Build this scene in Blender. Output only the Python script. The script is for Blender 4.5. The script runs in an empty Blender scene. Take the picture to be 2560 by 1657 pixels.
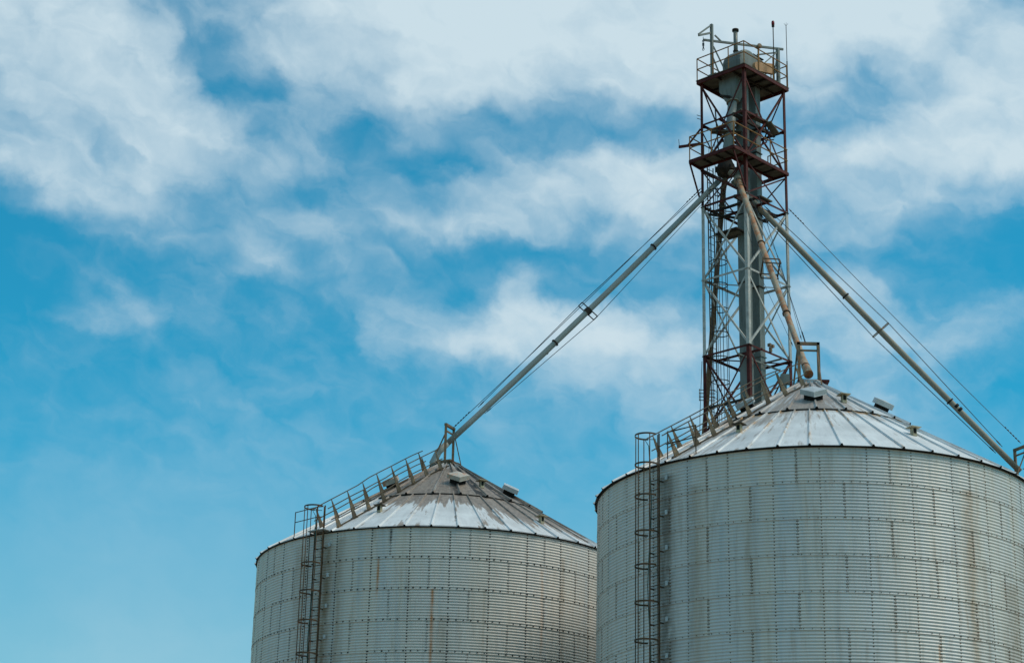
import bpy, math, random
from math import sin, cos, pi, radians, sqrt, atan2
from mathutils import Vector, Matrix

random.seed(7)
scn = bpy.context.scene
C = scn.collection

# ------------------------------------------------------------------ camera
cam_d = bpy.data.cameras.new("camera")
cam = bpy.data.objects.new("camera", cam_d)
C.objects.link(cam)
PITCH, ROLL = 0.34563, 0.02398
fw = Vector((0, cos(PITCH), sin(PITCH)))
up0 = Vector((0, -sin(PITCH), cos(PITCH)))
rt0 = Vector((1, 0, 0))
rt = rt0 * cos(ROLL) + up0 * sin(ROLL)
up = up0 * cos(ROLL) - rt0 * sin(ROLL)
M = Matrix((rt, up, -fw)).transposed().to_4x4()
M.translation = Vector((0, 0, 1.5))
cam.matrix_world = M
cam_d.sensor_width = 36.0
cam_d.lens = 36.0 * 5025.4 / 2560.0
cam_d.clip_end = 6000.0
scn.camera = cam

# ------------------------------------------------------------------ node helper
class G:
    def __init__(s, nt): s.nt = nt; s.n = nt.nodes; s.l = nt.links
    def node(s, t, **kw):
        n = s.n.new(t)
        for k, v in kw.items(): setattr(n, k, v)
        return n
    def put(s, sock, v):
        if hasattr(v, 'is_output') or isinstance(v, bpy.types.NodeSocket): s.l.new(v, sock)
        else:
            try: sock.default_value = v
            except Exception: sock.default_value = (v[0], v[1], v[2], 1.0)
    def m(s, op, a, b=0.0, c=None, clamp=False):
        n = s.node('ShaderNodeMath', operation=op, use_clamp=clamp)
        s.put(n.inputs[0], a); s.put(n.inputs[1], b)
        if c is not None: s.put(n.inputs[2], c)
        return n.outputs[0]
    def mul(s, *a):
        r = a[0]
        for b in a[1:]: r = s.m('MULTIPLY', r, b)
        return r
    def add(s, *a):
        r = a[0]
        for b in a[1:]: r = s.m('ADD', r, b)
        return r
    def sstep(s, v, a, b):
        n = s.node('ShaderNodeMapRange', interpolation_type='SMOOTHSTEP')
        s.put(n.inputs[0], v); n.inputs[1].default_value = a; n.inputs[2].default_value = b
        n.inputs[3].default_value = 0; n.inputs[4].default_value = 1
        return n.outputs[0]
    def mix(s, f, a, b, mode='MIX'):
        n = s.node('ShaderNodeMix', data_type='RGBA', blend_type=mode)
        s.put(n.inputs[0], f); s.put(n.inputs[6], a); s.put(n.inputs[7], b)
        return n.outputs[2]
    def xyz(s, x, y, z=0.0):
        n = s.node('ShaderNodeCombineXYZ')
        s.put(n.inputs[0], x); s.put(n.inputs[1], y); s.put(n.inputs[2], z)
        return n.outputs[0]
    def sep(s, v):
        n = s.node('ShaderNodeSeparateXYZ'); s.put(n.inputs[0], v); return n.outputs
    def noise(s, vec, scale=1.0, detail=3.0, rough=0.55, dist=0.0):
        n = s.node('ShaderNodeTexNoise')
        s.put(n.inputs['Vector'], vec); n.inputs['Scale'].default_value = scale
        n.inputs['Detail'].default_value = detail; n.inputs['Roughness'].default_value = rough
        n.inputs['Distortion'].default_value = dist
        return n.outputs[0]
    def gauss(s, x, x0, w):
        d = s.m('DIVIDE', s.m('SUBTRACT', x, x0), w)
        return s.m('EXPONENT', s.m('MULTIPLY', s.m('MULTIPLY', d, d), -1.0))

# ------------------------------------------------------------------ world: sky + clouds
SUN_EL, SUN_AZ = radians(52), radians(104)      # azimuth measured from +Y towards +X
world = bpy.data.worlds.new("World")
scn.world = world
world.use_nodes = True
wt = world.node_tree
wt.nodes.clear()
g = G(wt)
sky = g.node('ShaderNodeTexSky', sky_type='NISHITA')
sky.sun_disc = False
sky.sun_elevation = SUN_EL
sky.sun_rotation = SUN_AZ
sky.air_density = 1.0; sky.dust_density = 0.6; sky.ozone_density = 2.0
tc = g.node('ShaderNodeTexCoord')
dx, dy, dz = g.sep(tc.outputs['Generated'])
az = g.mul(g.m('ARCTAN2', dx, dy), 180 / pi)                  # degrees, 0 = +Y
el = g.mul(g.m('ARCSINE', dz), 180 / pi)
# a chart of the cloud field by direction: rows of constant elevation, stops along the azimuth
dirv = tc.outputs['Generated']
w1 = g.noise(dirv, 26.0, 5.0, 0.58)
w2 = g.noise(g.xyz(g.add(dx, 3.7), dy, g.add(dz, 1.3)), 26.0, 5.0, 0.58)
azw = g.add(az, g.mul(g.add(w1, -0.5), 2.7))
elw = g.add(el, g.mul(g.add(w2, -0.5), 1.9))
U_ = g.mul(g.add(g.mul(azw, 94.09), g.mul(elw, 2.12), g.mul(g.m('MULTIPLY', azw, elw), -0.5287), 1238.0), 1 / 2560.0)
V_ = g.add(g.mul(azw, 2.252), g.mul(elw, -89.15), g.mul(g.m('MULTIPLY', azw, azw), -0.2513), 2594.4)
COVER = {
 0: "0:8 128:8 256:7.5 384:4 432:3.5 512:4.5 640:5.5 768:8 896:8.5 1024:9 1280:9 1536:8.5 1792:9 2048:9 2304:9 2380:8 2432:6 2560:4",
 107: "0:6.5 128:7.5 256:8 384:7 440:3 512:3 640:6 768:7 896:7.5 1024:8.5 1280:9 1536:8.5 1920:8.5 2176:9 2304:8.5 2432:6.5 2560:8",
 213: "0:6 128:7 256:8 384:8 450:6 512:1.5 640:2 768:5 896:5.5 1024:8 1152:8.5 1280:8 1408:6 1536:7.5 1664:8.5 1792:8.5 1920:6 2048:6.5 2176:4 2304:6 2432:8 2560:8",
 320: "0:5.5 128:6.5 256:5.5 384:8 512:7.5 580:6 640:3.5 768:4.5 896:1.5 1024:4.5 1152:3 1280:2.5 1536:2.5 1664:3 1792:5 1920:3 2048:3 2176:4.5 2304:8 2432:8 2560:7.5",
 400: "0:7 128:7.5 256:5.5 384:7.5 512:6.5 640:4.5 768:4.5 896:2.5 1024:1 1152:1.5 1216:4 1280:5.5 1408:5.5 1500:8 1664:8 1792:7 1920:6 2048:7 2176:8 2432:8.5 2560:8.5",
 480: "0:1.5 70:3 128:6 256:6.5 384:6.5 512:3.5 640:4.5 768:2 896:3.5 1024:2.5 1152:5 1280:6.5 1408:7 1536:8 1664:8 1792:6 1920:5 2048:5.5 2176:6 2304:6 2432:5.5 2560:5",
 560: "0:0 128:.5 256:3 384:4 512:3 640:4.5 768:5 896:4 1024:6 1152:6.5 1280:6 1408:5.5 1480:3 1536:6.5 1664:7 1792:5 1920:5 2048:5.5 2176:5 2304:2.5 2432:1.5 2560:1",
 640: "0:.5 128:1 256:1.5 384:1.5 512:3 640:5 768:3 896:4 1024:2.5 1152:1.6 1280:1.4 1408:1.8 1536:2.4 1664:3.4 1792:3 2048:3 2176:2.5 2304:1.5 2432:.8 2560:.5",
 720: "0:.5 128:1 256:1.5 320:4 384:2 512:2 640:1.5 768:2 896:3 1024:3 1152:1.4 1216:2.4 1280:6.6 1340:5.4 1408:2.6 1536:1.8 1664:1.6 1792:2.6 1920:4 2048:6.5 2176:5 2304:2 2432:.8 2560:.8",
 790: "0:.8 128:1.2 256:3.5 345:4.8 400:3.5 512:2.2 640:2 768:2 880:1.5 940:4.4 1024:4.8 1152:5.4 1280:8.2 1408:8.6 1536:7.5 1664:6 1760:3.5 1920:5 2048:6 2176:5.5 2304:4 2432:3.5 2560:3",
 850: "0:1 128:1.5 256:1.5 384:2 512:1.5 640:1.8 768:2 890:1.5 930:4.4 1024:5 1152:7.2 1280:8.6 1408:8 1536:8.4 1664:7.5 1792:5 1920:4 2048:4.5 2176:5.5 2304:5 2432:4 2560:2",
 930: "0:1.3 256:1.5 512:2 768:2 1024:2 1152:2.5 1280:3.4 1408:5 1536:6.6 1664:6.4 1792:4.5 1920:3.6 2048:4 2176:4.5 2304:3 2432:2 2560:1",
 1050: "0:1.5 256:2 512:2.5 896:2.3 1152:2.2 1280:2.8 1408:3 1536:2.4 1664:4.0 1792:5 1920:4 2048:4 2176:4.5 2304:4 2432:2 2560:1.5",
 1200: "0:2.5 256:3 640:3 1024:2.7 1536:2.5 2560:2.5",
 1400: "0:3.2 256:3.8 512:3.7 768:3.2 2560:3",
 1657: "0:4.0 256:4.8 512:4.6 768:4.2 2560:4",
}
dens = None; yp = None
for y_, r_ in COVER.items():
    cr = g.node('ShaderNodeValToRGB')
    g.put(cr.inputs[0], U_)
    cr.color_ramp.interpolation = 'EASE'
    st = [(float(q.split(':')[0]) / 2560, float(q.split(':')[1]) / 9) for q in r_.split()]
    el_ = cr.color_ramp.elements
    while len(el_) < len(st): el_.new(0.5)
    for e_, (p_, v_) in zip(el_, st):
        e_.position = p_; e_.color = (v_, v_, v_, 1)
    val = cr.outputs[0]
    if dens is None: dens = val
    else:
        n_ = g.node('ShaderNodeMix', data_type='FLOAT')
        g.put(n_.inputs[0], g.sstep(V_, yp, y_)); g.put(n_.inputs[2], dens); g.put(n_.inputs[3], val)
        dens = n_.outputs[0]
    yp = y_
# beyond the charted part of the sky the cloud cover is plain broken cloud
wide = g.sstep(g.noise(dirv, 2.2, 5.0, 0.6), 0.42, 0.66)
inview = g.mul(g.sstep(az, -26, -17), g.sstep(g.mul(az, -1), -26, -17), g.sstep(el, 0, 6), g.sstep(g.mul(el, -1), -40, -31), g.sstep(dy, 0.0, 0.2))
t_ = radians(-18)
sx_ = g.add(g.mul(azw, cos(t_)), g.mul(elw, sin(t_)))
sy_ = g.add(g.mul(elw, cos(t_)), g.mul(azw, -sin(t_)))
fine = g.noise(g.xyz(g.mul(sx_, 0.34), g.mul(sy_, 0.62), 0.0), 2.0, 5.0, 0.50, 0.5)
puff = g.noise(g.xyz(g.mul(az, 0.30), g.mul(el, 0.38), 7.0), 2.0, 5.0, 0.54, 0.2)
amp = g.mul(g.m('MULTIPLY', g.add(dens, 0.10), g.m('SUBTRACT', 1.12, dens)), 3.3)
amp = g.mul(amp, g.add(0.10, g.mul(g.sstep(el, 12.5, 19.0), 0.90)))
dens = g.add(dens, g.mul(g.add(fine, -0.5), amp, 0.54), g.mul(g.add(puff, -0.5), amp, 0.34))
dens = g.m('POWER', g.mul(g.m('MAXIMUM', g.add(dens, -0.045), 0.0), 1.07), 1.45)
dens = g.add(g.mul(dens, inview), g.mul(wide, g.m('SUBTRACT', 1.0, inview), 0.9))
cov = g.m('MULTIPLY', dens, 1.0, clamp=True)
SKYTINT = (0.15, 1.30, 1.36, 1)
skyc = g.mix(1.0, sky.outputs[0], SKYTINT, 'MULTIPLY')
skyc = g.mix(g.sstep(g.mul(el, -1), -17, -8), skyc, g.mix(1.0, skyc, (1.5, 0.86, 0.83, 1), 'MULTIPLY'))
CLOUD = (5.9, 7.3, 8.05, 1)
col = g.mix(cov, skyc, CLOUD)
bg = g.node('ShaderNodeBackground')
bg.inputs['Strength'].default_value = 0.10
wt.links.new(col, bg.inputs['Color'])
wo = g.node('ShaderNodeOutputWorld')
wt.links.new(bg.outputs[0], wo.inputs[0])
world.cycles.sampling_method = 'MANUAL'
world.cycles.sample_map_resolution = 512

# ------------------------------------------------------------------ sun
sd = bpy.data.lights.new("sun", 'SUN')
sd.energy = 2.3
sd.angle = radians(28)
sd.color = (1.0, 0.83, 0.66)
sun = bpy.data.objects.new("sun", sd)
C.objects.link(sun)
sv = Vector((sin(SUN_AZ) * cos(SUN_EL), cos(SUN_AZ) * cos(SUN_EL), sin(SUN_EL)))
sun.rotation_euler = sv.to_track_quat('Z', 'Y').to_euler()
sun.location = (60, 40, 80)

vs = scn.view_settings
vs.view_transform = 'Standard'
vs.look = 'None'
vs.exposure = 0.0
vs.gamma = 1.0

# ------------------------------------------------------------------ materials
def new_mat(name):
    m = bpy.data.materials.new(name)
    m.use_nodes = True
    m.node_tree.nodes.clear()
    gg = G(m.node_tree)
    b = gg.node('ShaderNodeBsdfPrincipled')
    o = gg.node('ShaderNodeOutputMaterial')
    gg.l.new(b.outputs[0], o.inputs[0])
    return m, gg, b

def paint(name, col, rust=0.0, rustcol=(0.13, 0.05, 0.02), rough=0.6, metal=0.0, scale=2.5, var=0.25, stretch=1.0, dirt=0.25):
    """painted or bare steel, mottled, with rust patches and grime"""
    m, gg, b = new_mat(name)
    tc = gg.node('ShaderNodeTexCoord')
    x, y, z = gg.sep(tc.outputs['Object'])
    p = gg.xyz(x, y, gg.mul(z, stretch))
    n1 = gg.noise(p, scale, 5.0, 0.62)
    n2 = gg.noise(p, scale * 4.5, 4.0, 0.6)
    dark = tuple(c * (1 - var) for c in col) + (1,)
    lite = tuple(min(1, c * (1 + var)) for c in col) + (1,)
    c = gg.mix(gg.sstep(n1, 0.32, 0.68), dark, lite)
    c = gg.mix(gg.mul(gg.sstep(n2, 0.5, 0.72), dirt), c, tuple(q * 0.35 for q in col) + (1,))
    if rust > 0:
        r = gg.sstep(gg.add(gg.mul(n1, 0.6), gg.mul(n2, 0.4)), 0.62 - 0.28 * rust, 0.74 - 0.24 * rust)
        rc = gg.mix(gg.sstep(n2, 0.35, 0.65), rustcol + (1,), tuple(min(1, q * 2.1) for q in rustcol) + (1,))
        c = gg.mix(gg.mul(r, 0.9), c, rc)
    gg.put(b.inputs['Base Color'], c)
    b.inputs['Metallic'].default_value = metal
    b.inputs['Specular IOR Level'].default_value = 0.22
    gg.put(b.inputs['Roughness'], gg.add(rough, gg.mul(gg.add(n2, -0.5), 0.25)))
    bump = gg.node('ShaderNodeBump')
    bump.inputs['Strength'].default_value = 0.12
    bump.inputs['Distance'].default_value = 0.01
    gg.put(bump.inputs['Height'], n2)
    gg.l.new(bump.outputs[0], b.inputs['Normal'])
    return m

def wall_mat(name, stains, cool, warm):
    """galvanised corrugated sheet: sheet-to-sheet tone, run-down grime, rust stains with their own place"""
    m, gg, b = new_mat(name)
    tc = gg.node('ShaderNodeTexCoord')
    x, y, z = gg.sep(tc.outputs['Object'])
    ang = gg.mul(gg.m('ARCTAN2', x, gg.mul(y, -1)), 180 / pi)      # degrees from the camera side
    at = gg.node('ShaderNodeAttribute', attribute_name='tone')
    tone = at.outputs['Fac']
    cx, cy = gg.mul(x, 1.0), gg.mul(y, 1.0)
    st = gg.noise(gg.xyz(cx, cy, gg.mul(z, 0.035)), 1.15, 5.0, 0.62)
    st2 = gg.noise(gg.xyz(cx, cy, gg.mul(z, 0.10)), 5.5, 4.0, 0.6)
    blot = gg.noise(gg.xyz(cx, cy, z), 0.9, 4.0, 0.6)
    spang = gg.noise(gg.xyz(cx, cy, z), 28.0, 3.0, 0.7)
    c = gg.mix(gg.sstep(gg.add(gg.mul(st, 0.95), gg.mul(tone, 0.07)), 0.36, 0.70), cool, warm)
    c = gg.mix(gg.mul(gg.sstep(st2, 0.50, 0.72), 0.40), c, (0.33, 0.27, 0.20, 1))
    st3 = gg.noise(gg.xyz(cx, cy, gg.mul(z, 0.06)), 2.6, 4.0, 0.6)
    c = gg.mix(gg.mul(gg.sstep(st3, 0.54, 0.66), 0.45), c, (0.43, 0.48, 0.50, 1))
    c = gg.mix(gg.mul(gg.sstep(blot, 0.5, 0.75), 0.25), c, (0.47, 0.50, 0.50, 1))
    c = gg.mix(1.0, c, gg.mix(tone, (0.965, 0.965, 0.965, 1), (1.03, 1.03, 1.03, 1)), 'MULTIPLY')
    c = gg.mix(gg.mul(gg.add(spang, -0.3), 0.35), c, (0.28, 0.31, 0.32, 1))
    for (a0, w, zt, zb, colr, k) in stains:
        wob = gg.mul(gg.add(gg.noise(gg.xyz(0.0, 3.1 + a0, gg.mul(z, 0.5)), 1.0, 2.0), -0.5), w * 1.2)
        s = gg.gauss(gg.add(ang, wob), a0, w * (1.35 if w > 1 else 1.0))
        fade = gg.mul(gg.sstep(gg.mul(z, -1), -zt - 0.06, -zt + 0.06), gg.sstep(z, zb, zb + (zt - zb) * 0.6))
        brk = gg.sstep(gg.noise(gg.xyz(gg.mul(cx, 3.0), gg.mul(cy, 3.0), gg.mul(z, 0.9)), 2.0, 4.0, 0.6), 0.22, 0.60)
        c = gg.mix(gg.mul(s, fade, gg.add(0.35, gg.mul(brk, 0.65)), k), c, colr + (1,))
    gg.put(b.inputs['Base Color'], c)
    b.inputs['Metallic'].default_value = 0.08
    gg.put(b.inputs['Roughness'], gg.add(0.40, gg.mul(st2, 0.2)))
    return m

def roof_mat(name, base, grime_fn, rust_amt, ribs, phase, seam_black=0.0, strip=0.0):
    m, gg, b = new_mat(name)
    tc = gg.node('ShaderNodeTexCoord')
    x, y, z = gg.sep(tc.outputs['Object'])
    r = gg.m('SQRT', gg.add(gg.mul(x, x), gg.mul(y, y)))
    ang = gg.mul(gg.m('ARCTAN2', x, gg.mul(y, -1)), 180 / pi)
    ux, uy = gg.m('DIVIDE', x, r), gg.m('DIVIDE', y, r)
    sA = gg.noise(gg.xyz(gg.mul(ux, 9.0), gg.mul(uy, 9.0), gg.mul(r, 0.22)), 1.6, 5.0, 0.65)      # wide radial runs
    sB = gg.noise(gg.xyz(gg.mul(ux, 15.0), gg.mul(uy, 15.0), gg.mul(r, 0.4)), 2.0, 5.0, 0.68)     # thin radial runs
    bl = gg.noise(gg.xyz(x, y, z), 0.8, 4.0, 0.6)
    fn = gg.noise(gg.xyz(x, y, z), 7.0, 4.0, 0.65)
    lo = tuple(q * 0.80 for q in base) + (1,)
    hi = tuple(min(1, q * 1.12) for q in base) + (1,)
    c = gg.mix(gg.sstep(gg.add(gg.mul(bl, 0.6), gg.mul(sB, 0.4)), 0.35, 0.65), lo, hi)
    c = gg.mix(gg.mul(gg.sstep(sB, 0.52, 0.70), 0.42), c, (0.36, 0.35, 0.335, 1))
    gr = grime_fn(gg, r, ang, sA, sB, bl, fn)
    gcol = gg.mix(gg.sstep(gg.add(gg.mul(fn, 0.5), gg.mul(sB, 0.5)), 0.35, 0.65), (0.105, 0.075, 0.055, 1), (0.31, 0.245, 0.195, 1))
    c = gg.mix(gr, c, gcol)
    # rust bleeding along a few seams
    k = 2 * pi / ribs
    ph = gg.m('FRACT', gg.m('DIVIDE', gg.add(ang, -phase + 360), math.degrees(k)))
    d = gg.m('MINIMUM', ph, gg.m('SUBTRACT', 1.0, ph))
    line = gg.sstep(gg.mul(d, -1), -0.10, -0.01)
    pick = gg.sstep(gg.noise(gg.xyz(gg.mul(ux, 5.0), gg.mul(uy, 5.0), gg.mul(r, 0.35)), 2.3, 3.0, 0.6), 0.52, 0.64)
    rs = gg.mul(line, pick, gg.sstep(fn, 0.36, 0.56), rust_amt)
    c = gg.mix(rs, c, (0.42, 0.24, 0.10, 1))
    if strip:      # rusting flashing strip just below the upper tier
        band = gg.mul(gg.sstep(r, 3.5, 3.6), gg.sstep(gg.mul(r, -1), -3.80, -3.74))
        seg = gg.sstep(gg.noise(gg.xyz(gg.mul(ux, 7.0), gg.mul(uy, 7.0), 2.0), 2.0, 2.0, 0.5), 0.47, 0.56)
        c = gg.mix(gg.mul(band, gg.add(0.35, gg.mul(seg, 0.65)), strip), c, gg.mix(seg, (0.36, 0.34, 0.30, 1), (0.36, 0.20, 0.07, 1)))
    if seam_black:        # black streaks beside the seams on one side of the peak
        ph2 = gg.m('FRACT', gg.m('DIVIDE', gg.add(ang, -phase + 360 + 3.4), math.degrees(k)))
        d2 = gg.m('MINIMUM', ph2, gg.m('SUBTRACT', 1.0, ph2))
        tl = gg.mul(gg.sstep(gg.mul(d2, -1), -0.17, -0.14), gg.sstep(ang, 2, 8), gg.sstep(gg.noise(gg.xyz(gg.mul(ux, 4.0), gg.mul(uy, 4.0), r), 1.6, 3.0, 0.6), 0.38, 0.46))
        c = gg.mix(gg.mul(tl, seam_black), c, (0.02, 0.018, 0.017, 1))
    gg.put(b.inputs['Base Color'], c)
    b.inputs['Metallic'].default_value = 0.12
    gg.put(b.inputs['Roughness'], gg.add(0.42, gg.mul(fn, 0.25)))
    return m

M_red = paint("red_oxide_paint", (0.068, 0.0085, 0.006), 0.35, (0.05, 0.02, 0.012), 0.65, 0, 3.0, 0.35)
M_white = paint("chalky_white_paint", (0.42, 0.415, 0.385), 0.22, (0.22, 0.13, 0.07), 0.6, 0, 3.0, 0.2)
M_grey = paint("grey_sheet_steel", (0.185, 0.20, 0.183), 0.0, (0.16, 0.11, 0.07), 0.5, 0.2, 1.2, 0.18, 0.25, 0.35)
M_pipe = paint("grey_painted_pipe", (0.27, 0.295, 0.28), 0.0, (0.14, 0.10, 0.06), 0.5, 0.15, 0.5, 0.10, 1.0, 0.08)
M_pipe_tan = paint("tan_grey_pipe", (0.25, 0.23, 0.185), 0.22, (0.20, 0.115, 0.065), 0.6, 0.1, 0.9, 0.15, 1.0, 0.12)
M_pipe_brown = paint("brown_stained_pipe", (0.16, 0.13, 0.095), 0.35, (0.07, 0.045, 0.025), 0.65, 0.1, 1.4, 0.3, 0.5, 0.4)
M_pipe_rust = paint("rusty_cream_pipe", (0.40, 0.335, 0.245), 0.70, (0.22, 0.085, 0.035), 0.7, 0.0, 1.7, 0.2, 1.0, 0.25)
M_dark = paint("dark_weathered_steel", (0.028, 0.023, 0.018), 0.3, (0.06, 0.035, 0.02), 0.7, 0.1, 4.0, 0.3)
M_plank = paint("shadowy_deck_plate", (0.10, 0.09, 0.065), 0.25, (0.07, 0.045, 0.03), 0.8, 0.0, 2.0, 0.3)
M_rail = paint("rusted_yellow_rail", (0.28, 0.14, 0.045), 0.5, (0.12, 0.05, 0.025), 0.7, 0.0, 4.0, 0.25)
M_cage = paint("brown_rusted_cage", (0.075, 0.052, 0.030), 0.5, (0.075, 0.035, 0.018), 0.75, 0.1, 4.0, 0.35)
M_stair = paint("dull_olive_steel", (0.065, 0.053, 0.036), 0.25, (0.12, 0.075, 0.04), 0.65, 0.2, 3.0, 0.3)
M_gusset = paint("grey_gusset_plate", (0.105, 0.09, 0.062), 0.35, (0.19, 0.12, 0.065), 0.6, 0.2, 2.2, 0.3)
M_frame = paint("peeling_grey_frame", (0.165, 0.135, 0.09), 0.55, (0.16, 0.075, 0.04), 0.7, 0.0, 5.0, 0.3)
M_galv = paint("galvanised_hood", (0.47, 0.50, 0.51), 0.0, (0.2, 0.1, 0.05), 0.45, 0.2, 2.5, 0.12)
M_hood_rust = paint("rust_topped_hood", (0.50, 0.46, 0.40), 0.55, (0.26, 0.11, 0.05), 0.6, 0.1, 2.4, 0.15)
M_cream = paint("yellowed_vent_metal", (0.42, 0.36, 0.24), 0.2, (0.2, 0.12, 0.06), 0.6, 0.1, 4.0, 0.25)
M_tan = paint("faded_tan_guard", (0.50, 0.29, 0.155), 0.2, (0.30, 0.16, 0.08), 0.65, 0.0, 1.6, 0.14)
M_black = paint("black_rubber", (0.015, 0.015, 0.015), 0, rough=0.7)
M_wire = paint("dark_wire_rope", (0.03, 0.04, 0.05), 0, rough=0.5, metal=0.3)
M_teal = paint("teal_rope", (0.03, 0.09, 0.085), 0, rough=0.8)
M_bolt_black = paint("blackened_bolts", (0.03, 0.027, 0.024), 0, rough=0.6)
M_bolt_rust = paint("rusty_bolts", (0.135, 0.092, 0.056), 0.4, (0.10, 0.05, 0.025), 0.7, 0.0, 6.0, 0.4)
M_shade = paint("painted_shade", (0.012, 0.011, 0.010), 0, rough=0.9)  # near-black that paints in the shade of openings and roof edges
M_conc = paint("concrete", (0.33, 0.31, 0.28), 0, rough=0.9, scale=0.6)
M_lamp = paint("red_lamp_glass", (0.17, 0.005, 0.006), 0, rough=0.25, var=0.05, dirt=0.1)
M_grnd, gg_, b_ = new_mat("dry_ground")
_tc = gg_.node('ShaderNodeTexCoord')
_n = gg_.noise(_tc.outputs['Object'], 0.08, 6.0, 0.6)
_n2 = gg_.noise(_tc.outputs['Object'], 1.2, 5.0, 0.6)
gg_.put(b_.inputs['Base Color'], gg_.mix(gg_.sstep(gg_.add(gg_.mul(_n, 0.6), gg_.mul(_n2, 0.4)), 0.38, 0.62), (0.16, 0.118, 0.07, 1), (0.27, 0.205, 0.135, 1)))
b_.inputs['Roughness'].default_value = 0.95

# ------------------------------------------------------------------ mesh helper
class MB:
    def __init__(s): s.v = []; s.f = []; s.mi = []; s.sm = []
    def add(s, vs, fs, mi=0, smooth=False):
        o = len(s.v)
        s.v.extend([tuple(v) for v in vs])
        for f in fs:
            s.f.append(tuple(i + o for i in f)); s.mi.append(mi); s.sm.append(smooth)
        return s
    def box(s, c, X, Y, Z, mi=0):
        """centre and three half-axis vectors"""
        c, X, Y, Z = Vector(c), Vector(X), Vector(Y), Vector(Z)
        vs = [c + X * a + Y * b + Z * d for d in (-1, 1) for b in (-1, 1) for a in (-1, 1)]
        fs = [(0, 2, 3, 1), (4, 5, 7, 6), (0, 1, 5, 4), (2, 6, 7, 3), (0, 4, 6, 2), (1, 3, 7, 5)]
        return s.add(vs, fs, mi)
    def bar(s, p, q, w, h=None, upv=(0, 0, 1), mi=0):
        p, q = Vector(p), Vector(q)
        h = w if h is None else h
        d = (q - p); L = d.length; d.normalize()
        u = Vector(upv)
        if abs(d.dot(u)) > 0.98: u = Vector((1, 0, 0)) if abs(d.x) < 0.9 else Vector((0, 1, 0))
        sx = d.cross(u).normalized(); uu = sx.cross(d).normalized()
        return s.box((p + q) / 2, d * (L / 2), sx * (w / 2), uu * (h / 2), mi)
    def angle(s, p, q, w, t=0.012, A=(1, 0, 0), B=(0, 1, 0), mi=0):
        """steel angle: heel on the line p-q, legs along A and B"""
        p, q = Vector(p), Vector(q)
        d = (q - p).normalized()
        A = Vector(A); A = (A - d * A.dot(d)).normalized()
        B = Vector(B); B = (B - d * B.dot(d) - A * B.dot(A)).normalized()
        pr = [(0, 0), (w, 0), (w, t), (t, t), (t, w), (0, w)]
        vs = [e + A * a + B * b for e in (p, q) for a, b in pr]
        fs = [(i, (i + 1) % 6, (i + 1) % 6 + 6, i + 6) for i in range(6)] + [(0, 3, 2, 1), (0, 5, 4, 3), (6, 7, 8, 9), (6, 9, 10, 11)]
        return s.add(vs, fs, mi)
    def tube(s, pts, r, n=10, mi=0, caps=True, radii=None):
        pts = [Vector(p) for p in pts]
        rings = []
        prev = None
        for i, p in enumerate(pts):
            d = (pts[min(i + 1, len(pts) - 1)] - pts[max(i - 1, 0)]).normalized()
            u = Vector((0, 0, 1)) if abs(d.z) < 0.95 else Vector((0, 1, 0))
            if prev is not None: u = prev
            sx = d.cross(u).normalized(); uu = sx.cross(d).normalized(); prev = uu
            rr = radii[i] if radii else r
            rings.append([p + sx * (rr * cos(2 * pi * k / n)) + uu * (rr * sin(2 * pi * k / n)) for k in range(n)])
        vs = [v for R_ in rings for v in R_]
        fs = []
        for i in range(len(rings) - 1):
            for k in range(n):
                a, b = i * n + k, i * n + (k + 1) % n
                fs.append((a, b, b + n, a + n))
        s.add(vs, fs, mi, n > 6)
        if caps:
            o = len(s.v) - len(vs)
            s.f.append(tuple(o + k for k in range(n))[::-1]); s.mi.append(mi); s.sm.append(False)
            s.f.append(tuple(o + (len(rings) - 1) * n + k for k in range(n))); s.mi.append(mi); s.sm.append(False)
        return s
    def ring(s, c, r, w, t, a0=0, a1=2 * pi, n=28, nrm=(0, 0, 1), ax=(1, 0, 0), mi=0):
        """flat hoop band: mean radius r, width w along the normal, thickness t"""
        c = Vector(c); N = Vector(nrm).normalized(); A = Vector(ax); A = (A - N * A.dot(N)).normalized(); B = N.cross(A)
        vs = []
        for i in range(n + 1):
            a = a0 + (a1 - a0) * i / n
            e = A * cos(a) + B * sin(a)
            vs += [c + e * (r - t / 2) - N * w / 2, c + e * (r + t / 2) - N * w / 2, c + e * (r + t / 2) + N * w / 2, c + e * (r - t / 2) + N * w / 2]
        fs = []
        for i in range(n):
            o = i * 4
            for k in range(4): fs.append((o + k, o + (k + 1) % 4, o + (k + 1) % 4 + 4, o + k + 4))
        fs += [(3, 2, 1, 0), (n * 4, n * 4 + 1, n * 4 + 2, n * 4 + 3)]
        return s.add(vs, fs, mi)
    def prism(s, prof, base, A, B, N, mi=0):
        """profile points (a,b) on base+A*a+B*b, extruded along vector N"""
        base, A, B, N = Vector(base), Vector(A), Vector(B), Vector(N)
        n = len(prof)
        vs = [base + A * a + B * b for a, b in prof] + [base + A * a + B * b + N for a, b in prof]
        fs = [tuple(range(n))[::-1], tuple(range(n, 2 * n))] + [(i, (i + 1) % n, (i + 1) % n + n, i + n) for i in range(n)]
        return s.add(vs, fs, mi)
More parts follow.
